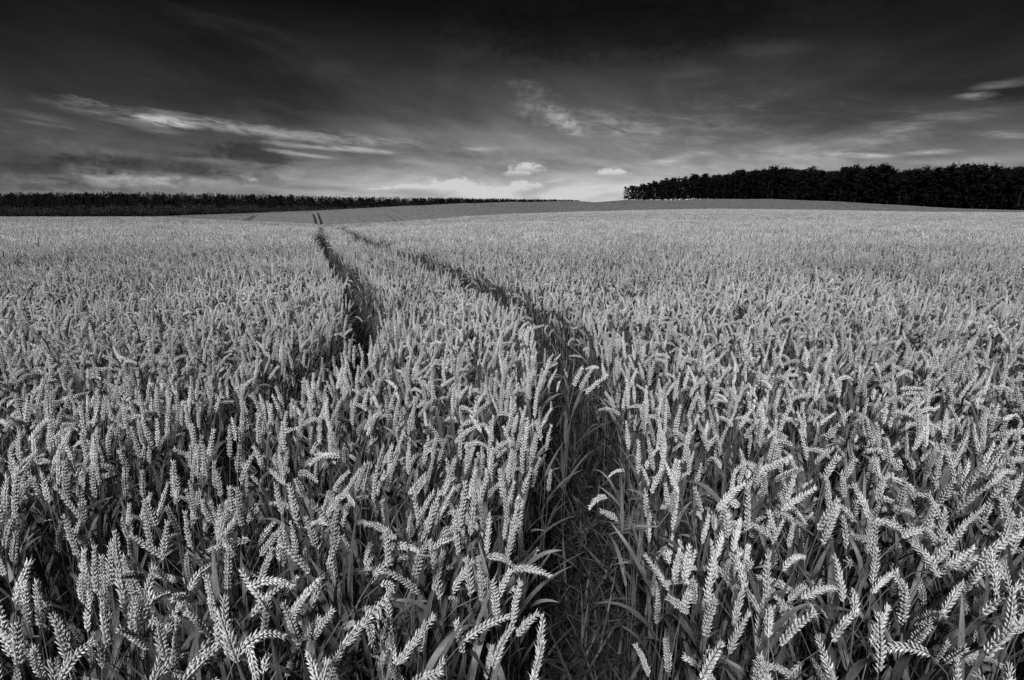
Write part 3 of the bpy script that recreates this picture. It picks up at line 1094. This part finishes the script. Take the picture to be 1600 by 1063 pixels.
wl_ = [tuft(900 + s) for s in range(8)]
PX, PY = [], []
for ln, dens in ((RIGHT, 120), (LEFT, 80)):
    for (ax, ay), (bx, by) in zip(ln[:-1], ln[1:]):
        if ay > 25: continue
        L = math.hypot(bx - ax, by - ay)
        n = int(L * dens * 0.5)
        t = rng.random(n); o = rng.normal(0, 0.13, n)
        PX.append(ax + (bx - ax) * t - (by - ay) / L * o); PY.append(ay + (by - ay) * t + (bx - ax) / L * o)
X, Y = np.concatenate(PX), np.concatenate(PY)
k = (np.hypot(X, Y) > 0.25) & ((Y > 2.2) | (rng.random(len(X)) < 0.9))
X, Y = X[k], Y[k]
n = len(X)
s = rng.uniform(0.7, 1.25, n)
scatter('undergrowth', library('tuft', wl_), np.stack([X, Y, ground_z(X, Y)], 1), np.stack([rng.normal(0, .2, n), rng.normal(0, .2, n), rng.uniform(-PI, PI, n)], 1),
        np.stack([s, s, s], 1), rng.integers(0, 8, n), kind='stuff', label='thin dark weeds and trampled leaves inside the tramlines')

# ------------------------------------------------------------------ one bearded barley ear lying over the track
def barley(pxx, row, D, face):
    dr = ray(pxx, row)
    p = Vector((0, 0, CAM_Z)) + dr / dr.y * D
    r = random.Random(5)
    t = bpy.data.objects.new('barley_stalk', None); COL.objects.link(t)
    t['category'] = 'barley'
    t['label'] = 'single bearded barley ear with long pale awns drooping inside the dark track'
    base = Vector((p.x + 0.17, p.y + 0.05, 0))
    t.location = base
    t.scale = (1, 1, 1)
    neck = Vector((p.x + 0.035, p.y, p.z + 0.005)) - base
    g = Geo()
    P = [Vector((0, 0, 0)), Vector((0.0, 0, neck.z * 0.5)), Vector((-0.01, 0, neck.z * 0.85)), Vector((-0.04, 0, neck.z * 1.02)), Vector((-0.09, -0.01, neck.z * 1.03)), neck]
    tube(g, P, [0.0019, 0.0018, 0.0015, 0.0013, 0.0012, 0.0012], 6)
    obj('stem', g.build('stem', [M_STEM]), t)
    g, a = Geo(), Geo()
    dirv = Vector((-1, 0.1, -0.02)).normalized()
    for k in range(14):
        for sgn in (-1, 1):
            q = neck + dirv * 0.0033 * k
            d_ = (dirv + Vector((0, 0.25, 0.12)) * sgn).normalized()
            T, b1, b2 = frame(d_, Vector((0, 0, 1)))
            V, F = floret(0.008, 0.003, 0.0026, 0.001)
            g.add([q + b1 * v[0] + b2 * v[1] + T * v[2] for v in V], F)
            d2 = (dirv + Vector((0, 0.22, 0.16)) * sgn * r.uniform(-0.6, 1.3) + Vector((0, 0, r.uniform(-.03, .06)))).normalized()
            tube(a, [q + T * 0.008, q + T * 0.008 + d2 * 0.05, q + T * 0.008 + d2 * r.uniform(0.07, 0.10)], [0.0004, 0.00035, 0.00015], 3)
    e = obj('ear', g.build('ear', [M_EARFAR]), t)
    obj('awns', a.build('awns', [M_STEM]), e)
    lf = leaf_geo(Vector((0, 0, neck.z * 0.55)), 2.6, 0.2, 0.012, 0.5, 1.3, 0.2, 9, 0.5, 3)
    obj('leaf', lf.build('leaf', [M_LEAF]), t)


barley(1005, 826, 1.08, 0)

# ------------------------------------------------------------------ trees
def spray(g, c, size, r, mi=1, flat=0.5, n=3):
    """a small tuft of crossed faces"""
    for _ in range(n):
        a = Vector((r.gauss(0, 1), r.gauss(0, 1), r.gauss(0, flat))).normalized()
        b = a.orthogonal().normalized()
        b = (b * math.cos(1) + a.cross(b) * math.sin(r.uniform(0, 6)))
        o = c + Vector((r.gauss(0, .3), r.gauss(0, .3), r.gauss(0, .2))) * size
        g.add([o - a * size * 0.6, o + b * size * r.uniform(.25, .5), o + a * size * r.uniform(0.5, 1.0), o - b * size * r.uniform(.2, .45)], [(0, 1, 2), (0, 2, 3)], mi)


def pine(seed, low, h=15.0):
    r = random.Random(seed)
    tr, cr = Geo(), Geo()
    lean = Vector((r.uniform(-.3, .3), r.uniform(-.3, .3), 0))
    P = [Vector((0, 0, -0.5)), Vector((0, 0, h * 0.3)) + lean * .3, Vector((0, 0, h * 0.6)) + lean * .7, Vector((0, 0, h * 0.95)) + lean]
    tube(tr, P, [0.19, 0.15, 0.10, 0.02], 6)
    for k in range(r.randint(66, 80)):
        s = r.uniform(low, 0.97) if k > 14 else r.uniform(0.75, 0.97)
        q, T = along(P, s)
        R = (3.1 * (1 - abs((s - 0.55) / 0.55) ** 2.2) * 0.9 + 0.45) * r.uniform(0.45, 1.1)
        if s > 0.85: R = r.uniform(0.5, 1.5)
        a = r.uniform(0, 6.28)
        tip = q + Vector((math.cos(a) * R, math.sin(a) * R, R * r.uniform(-0.15, 0.45)))
        tube(tr, [q, q.lerp(tip, 0.9)], [0.035, 0.012], 3)
        for j in range(7):
            f = r.uniform(0.35, 1.05)
            spray(cr, q.lerp(tip, f) + Vector((r.gauss(0, .25), r.gauss(0, .25), r.gauss(0, .16))), r.uniform(0.38, 0.62), r, 0, 0.5, 3)
    for j in range(7):                                              # upright leading shoots give the crown its points
        b = P[-1] + Vector((r.gauss(0, .9), r.gauss(0, .9), r.uniform(-1.6, -0.3)))
        hh = r.uniform(0.7, 1.5)
        for i in range(4):
            spray(cr, b + Vector((0, 0, hh * i / 3)), 0.42 - 0.09 * i, r, 0, 1.6, 2)
    for j in range(8):
        spray(cr, P[-1] + Vector((r.gauss(0, .25), r.gauss(0, .25), r.uniform(-.8, .35))), 0.4, r, 0, 1.0, 2)
    return tr.build('trunk', [M_BARK], False), cr.build('crown', [M_NEEDLE], False)


def spruce(seed, h=15.0):
    r = random.Random(seed)
    tr, cr = Geo(), Geo()
    P = [Vector((0, 0, -0.5)), Vector((0, 0, h * 0.5)), Vector((0, 0, h))]
    tube(tr, P, [0.2, 0.12, 0.02], 5)
    for k in range(120):
        s = 1 - r.random() ** 0.8 * 0.9
        R = 2.7 * (1 - s) ** 0.52 + 0.12
        a = r.uniform(0, 6.28)
        q = Vector((math.cos(a) * R * r.uniform(.5, 1), math.sin(a) * R * r.uniform(.5, 1), s * h))
        spray(cr, q - Vector((0, 0, R * 0.25)), 0.42 + R * 0.22, r, 0, 0.6, 2)
    spray(cr, Vector((0, 0, h * 0.97)), 0.5, r, 0, 2.0, 2)
    return tr.build('trunk', [M_BARK], False), cr.build('crown', [M_SPRUCE], False)


def broad(seed, h=8.0):
    r = random.Random(seed)
    tr, cr = Geo(), Geo()
    P = [Vector((0, 0, -0.5)), Vector((0, 0, h * 0.35)), Vector((r.uniform(-.3, .3), 0, h * 0.7))]
    tube(tr, P, [0.17, 0.13, 0.05], 5)
    lobes = [(Vector((r.gauss(0, .9), r.gauss(0, .9), h * r.uniform(0.25, 0.8))), r.uniform(0.9, 1.6)) for _ in range(9)]
    for c, R in lobes:
        tube(tr, [P[1], c], [0.06, 0.02], 3)
        for k in range(16):
            u = Vector((r.gauss(0, 1), r.gauss(0, 1), r.gauss(0, 1))).normalized() * R * r.uniform(0.55, 1.05)
            spray(cr, c + u, r.uniform(0.3, 0.5), r, 0, 1.0, 2)
    return tr.build('trunk', [M_BARK], False), cr.build('crown', [M_BROAD], False)


PINES = [pine(10 + s, 0.13 if s < 4 else 0.05) for s in range(8)]
SPRUCES = [spruce(40 + s) for s in range(7)]
BROADS = [broad(70 + s) for s in range(6)]


def merged(pair, name, mats):
    g = Geo()
    for mi, me in enumerate(pair):
        g.add([tuple(v.co) for v in me.vertices], [tuple(p.vertices) for p in me.polygons], mi)
    return g.build(name, mats, False)


def tree(name, pair, x, y, h, h0, rot, wide, label, cat, group):
    t = bpy.data.objects.new(name, None); COL.objects.link(t)
    t.location = (x, y, float(ground_z(np.array([x]), np.array([y]))[0]))
    t.rotation_euler = (0, 0, rot); t.scale = (wide * h / h0, wide * h / h0, h / h0)
    t['label'] = label; t['category'] = cat; t['group'] = group
    obj('trunk', pair[0], t); obj('crown', pair[1], t)
    return t


TOPR = [(972, 291), (985, 288.5), (1000, 285), (1050, 278), (1100, 271), (1150, 265.5), (1200, 261.5), (1300, 261), (1400, 260), (1500, 257.5), (1600, 255), (1800, 252)]
rr = random.Random(77)
tx, th_ = [c[0] for c in TOPR], [c[1] for c in TOPR]


def wood_D(px_): return float(np.interp(px_, [c[0] for c in COLS], [c[8] for c in COLS]))


def tree_height(px_, D, top):
    x = (px_ - 800) / 827.0 * D
    return row_z(top, D) - float(ground_z(np.array([x]), np.array([D]))[0])


pine_pts, extra_pine = [], []
px_ = 975.0
while px_ < 1780:
    D = wood_D(px_)
    pine_pts.append((px_ + rr.uniform(-2, 2), D + rr.uniform(-1.0, 2.0), 0))
    px_ += 827 / D * rr.uniform(2.0, 3.1)
front_n = len(pine_pts)
for row in (1, 2, 3):
    px_ = 980.0 + row * 6
    while px_ < 1700:
        D = wood_D(px_) + 4.5 * row
        pine_pts.append((px_ + rr.uniform(-2, 2), D + rr.uniform(-1.5, 1.5), row))
        px_ += 827 / D * rr.uniform(2.6, 4.2)
pine_pts = sorted(pine_pts, key=lambda a: (a[2], a[0]))
inframe = [p for p in pine_pts if p[0] < 1600]
print('pines', len(pine_pts), len(inframe))
kk = 0
for (pp, D, row) in inframe[:296]:
    x = (pp - 800) / 827.0 * D
    var = 1 + 0.05 * math.sin(pp * 0.043) + 0.04 * math.sin(pp * 0.11 + 1)
    vv_ = rr.uniform(0.84, 1.07)
    h = tree_height(pp, D, float(np.interp(pp, tx, th_))) * vv_ * var
    if row: h *= 0.98
    where = 'thin left tip of the right wood' if pp < 1085 else 'rising left part of the right wood' if pp < 1200 else 'middle of the right wood' if pp < 1400 else 'right end of the right wood'
    rowl = ('front row', 'second row', 'third row', 'fourth row')[row]
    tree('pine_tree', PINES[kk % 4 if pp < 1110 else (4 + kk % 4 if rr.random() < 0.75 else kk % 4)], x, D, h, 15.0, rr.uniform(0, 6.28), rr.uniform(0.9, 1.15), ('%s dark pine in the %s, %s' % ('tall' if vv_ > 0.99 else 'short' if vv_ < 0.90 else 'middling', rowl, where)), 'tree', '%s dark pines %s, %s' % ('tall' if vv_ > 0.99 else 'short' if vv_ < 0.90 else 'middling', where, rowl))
    kk += 1
P_, R_, S_, I_ = [], [], [], []
for (pp, D, row) in inframe[296:] + [p for p in pine_pts if p[0] >= 1600]:
    x = (pp - 800) / 827.0 * D
    h = tree_height(pp, D, float(np.interp(pp, tx, th_))) * rr.uniform(0.92, 1.04) / 15.0
    P_.append((x, D, float(ground_z(np.array([x]), np.array([D]))[0]))); S_.append((h, h, h)); R_.append((0, 0, rr.uniform(0, 6.28))); I_.append(kk % 7); kk += 1
for row in range(4, 12):
    px_ = 1060.0 + row * 8
    while px_ < 1800:
        D = wood_D(px_) + 5.0 * row
        x = (px_ - 800) / 827.0 * D
        h = tree_height(px_, D, float(np.interp(px_, tx, th_)) + 2) * rr.uniform(0.85, 1.0) / 15.0
        P_.append((x, D, float(ground_z(np.array([x]), np.array([D]))[0]))); S_.append((h, h, h)); R_.append((0, 0, rr.uniform(0, 6.28))); I_.append(rr.randint(0, 6))
        px_ += 827 / D * rr.uniform(4.0, 6.0)
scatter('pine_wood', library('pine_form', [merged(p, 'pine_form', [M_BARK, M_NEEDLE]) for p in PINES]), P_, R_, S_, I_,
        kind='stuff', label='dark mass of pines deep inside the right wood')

# left wood: a low pale front of broadleaf trees and a taller dark rank of spruces behind
TOPL = [(-60, 302), (0, 301), (150, 299.5), (250, 300.5), (350, 302), (420, 303.5), (500, 305), (600, 307.5), (700, 309.0), (800, 310.6), (860, 311.4), (905, 312.4)]
TOPM = [(-60, 323), (0, 322), (200, 320), (300, 319.5), (400, 320.5), (500, 321.5), (560, 322), (620, 322)]
lx_, lt_ = [c[0] for c in TOPL], [c[1] for c in TOPL]
mx_, mt_ = [c[0] for c in TOPM], [c[1] for c in TOPM]
spr = []
for row in range(7):
    px_ = -40.0 + row * 3
    while px_ < 905:
        D = wood_D(px_) + 14 + 7 * row
        spr.append((px_, D, row))
        px_ += 827 / D * rr.uniform(1.5, 3.4) * (1.0 if px_ < 600 else 0.9)
bro = []
for row in range(3):
    px_ = -40.0 + row * 3
    while px_ < 620:
        D = wood_D(px_) + 4 * row
        bro.append((px_, D, row))
        px_ += 827 / D * rr.uniform(1.6, 3.0)
print('spruces', len(spr), 'broad', len(bro))


def wood_part(px_): return 'at the far left' if px_ < 180 else 'left of the wheel tracks' if px_ < 440 else 'straight above the wheel tracks' if px_ < 560 else 'right of the wheel tracks' if px_ < 720 else 'where the wood thins to the horizon'


def far_tree(name, me, x, D, h, h0, wide, label, group):
    o = obj(name, me, label=label, category='tree', group=group)
    o.location = (x, D, float(ground_z(np.array([x]), np.array([D]))[0]))
    o.rotation_euler = (0, 0, rr.uniform(0, 6.28)); o.scale = (wide, wide, h / h0)


SPR_ME = [merged(p, 'conifer_tree', [M_BARK, M_SPRUCE]) for p in SPRUCES[:6] + PINES[5:6]]
BRO_ME = [merged(p, 'broadleaf_tree', [M_BARK, M_BROAD]) for p in BROADS]
PS = [([], [], [], []), ([], [], [], [])]
ns = nb = 0
# the rear rank makes the skyline
for (pp, D, row) in sorted(spr, key=lambda a: -a[2]):
    x = (pp - 800) / 827.0 * D
    top = float(np.interp(pp, lx_, lt_))
    h = max(2.5, tree_height(pp, D, top + (0, 0, 1, 3, 5, 8, 12)[6 - row] * 0.9 * (wood_D(pp) < 500))) * (rr.uniform(0.93, 0.97) if rr.random() < 0.7 else rr.uniform(0.97, 1.04))
    sh = h / 15.0
    if row == 6 and ns < 290 and 0 < pp < 903:
        w_ = wood_part(pp)
        far_tree('conifer_tree', SPR_ME[ns % 7], x, D, h, 15.0, max(0.5, sh) * rr.uniform(0.85, 1.1), 'dark conifer on the skyline of the distant wood, %s' % w_, 'skyline conifers of the distant wood, %s' % w_)
        ns += 1
    else:
        q = PS[0]
        q[0].append((x, D, float(ground_z(np.array([x]), np.array([D]))[0]))); q[1].append((0, 0, rr.uniform(0, 6.28))); q[2].append((sh * 1.05, sh * 1.05, sh)); q[3].append(rr.randint(0, 6))
for (pp, D, row) in sorted(bro, key=lambda a: a[2]):
    x = (pp - 800) / 827.0 * D
    bf = rr.uniform(0.68, 1.2)
    h = max(2.5, tree_height(pp, D, float(np.interp(pp, mx_, mt_)))) * bf
    if row == 0 and nb < 290 and 0 < pp < 600:
        w_ = wood_part(pp)
        bw = 'stunted' if bf < 0.82 else 'low' if bf < 0.96 else 'fuller' if bf < 1.08 else 'tallest'
        far_tree('broadleaf_tree', BRO_ME[nb % 6], x, D, h, 8.0, h / 8.0 * rr.uniform(0.9, 1.3), '%s rounded grey tree along the foot of the distant wood, %s' % (bw, w_), '%s front trees of the distant wood, %s' % (bw, w_))
        nb += 1
    else:
        q = PS[1]
        q[0].append((x, D, float(ground_z(np.array([x]), np.array([D]))[0]))); q[1].append((0, 0, rr.uniform(0, 6.28))); q[2].append((h / 8, h / 8, h / 8)); q[3].append(rr.randint(0, 5))
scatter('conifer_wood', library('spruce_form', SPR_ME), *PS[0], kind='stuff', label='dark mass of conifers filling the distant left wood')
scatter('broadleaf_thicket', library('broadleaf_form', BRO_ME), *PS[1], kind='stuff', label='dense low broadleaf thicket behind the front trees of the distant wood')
print('individual spruces', ns, 'broadleaf', nb)
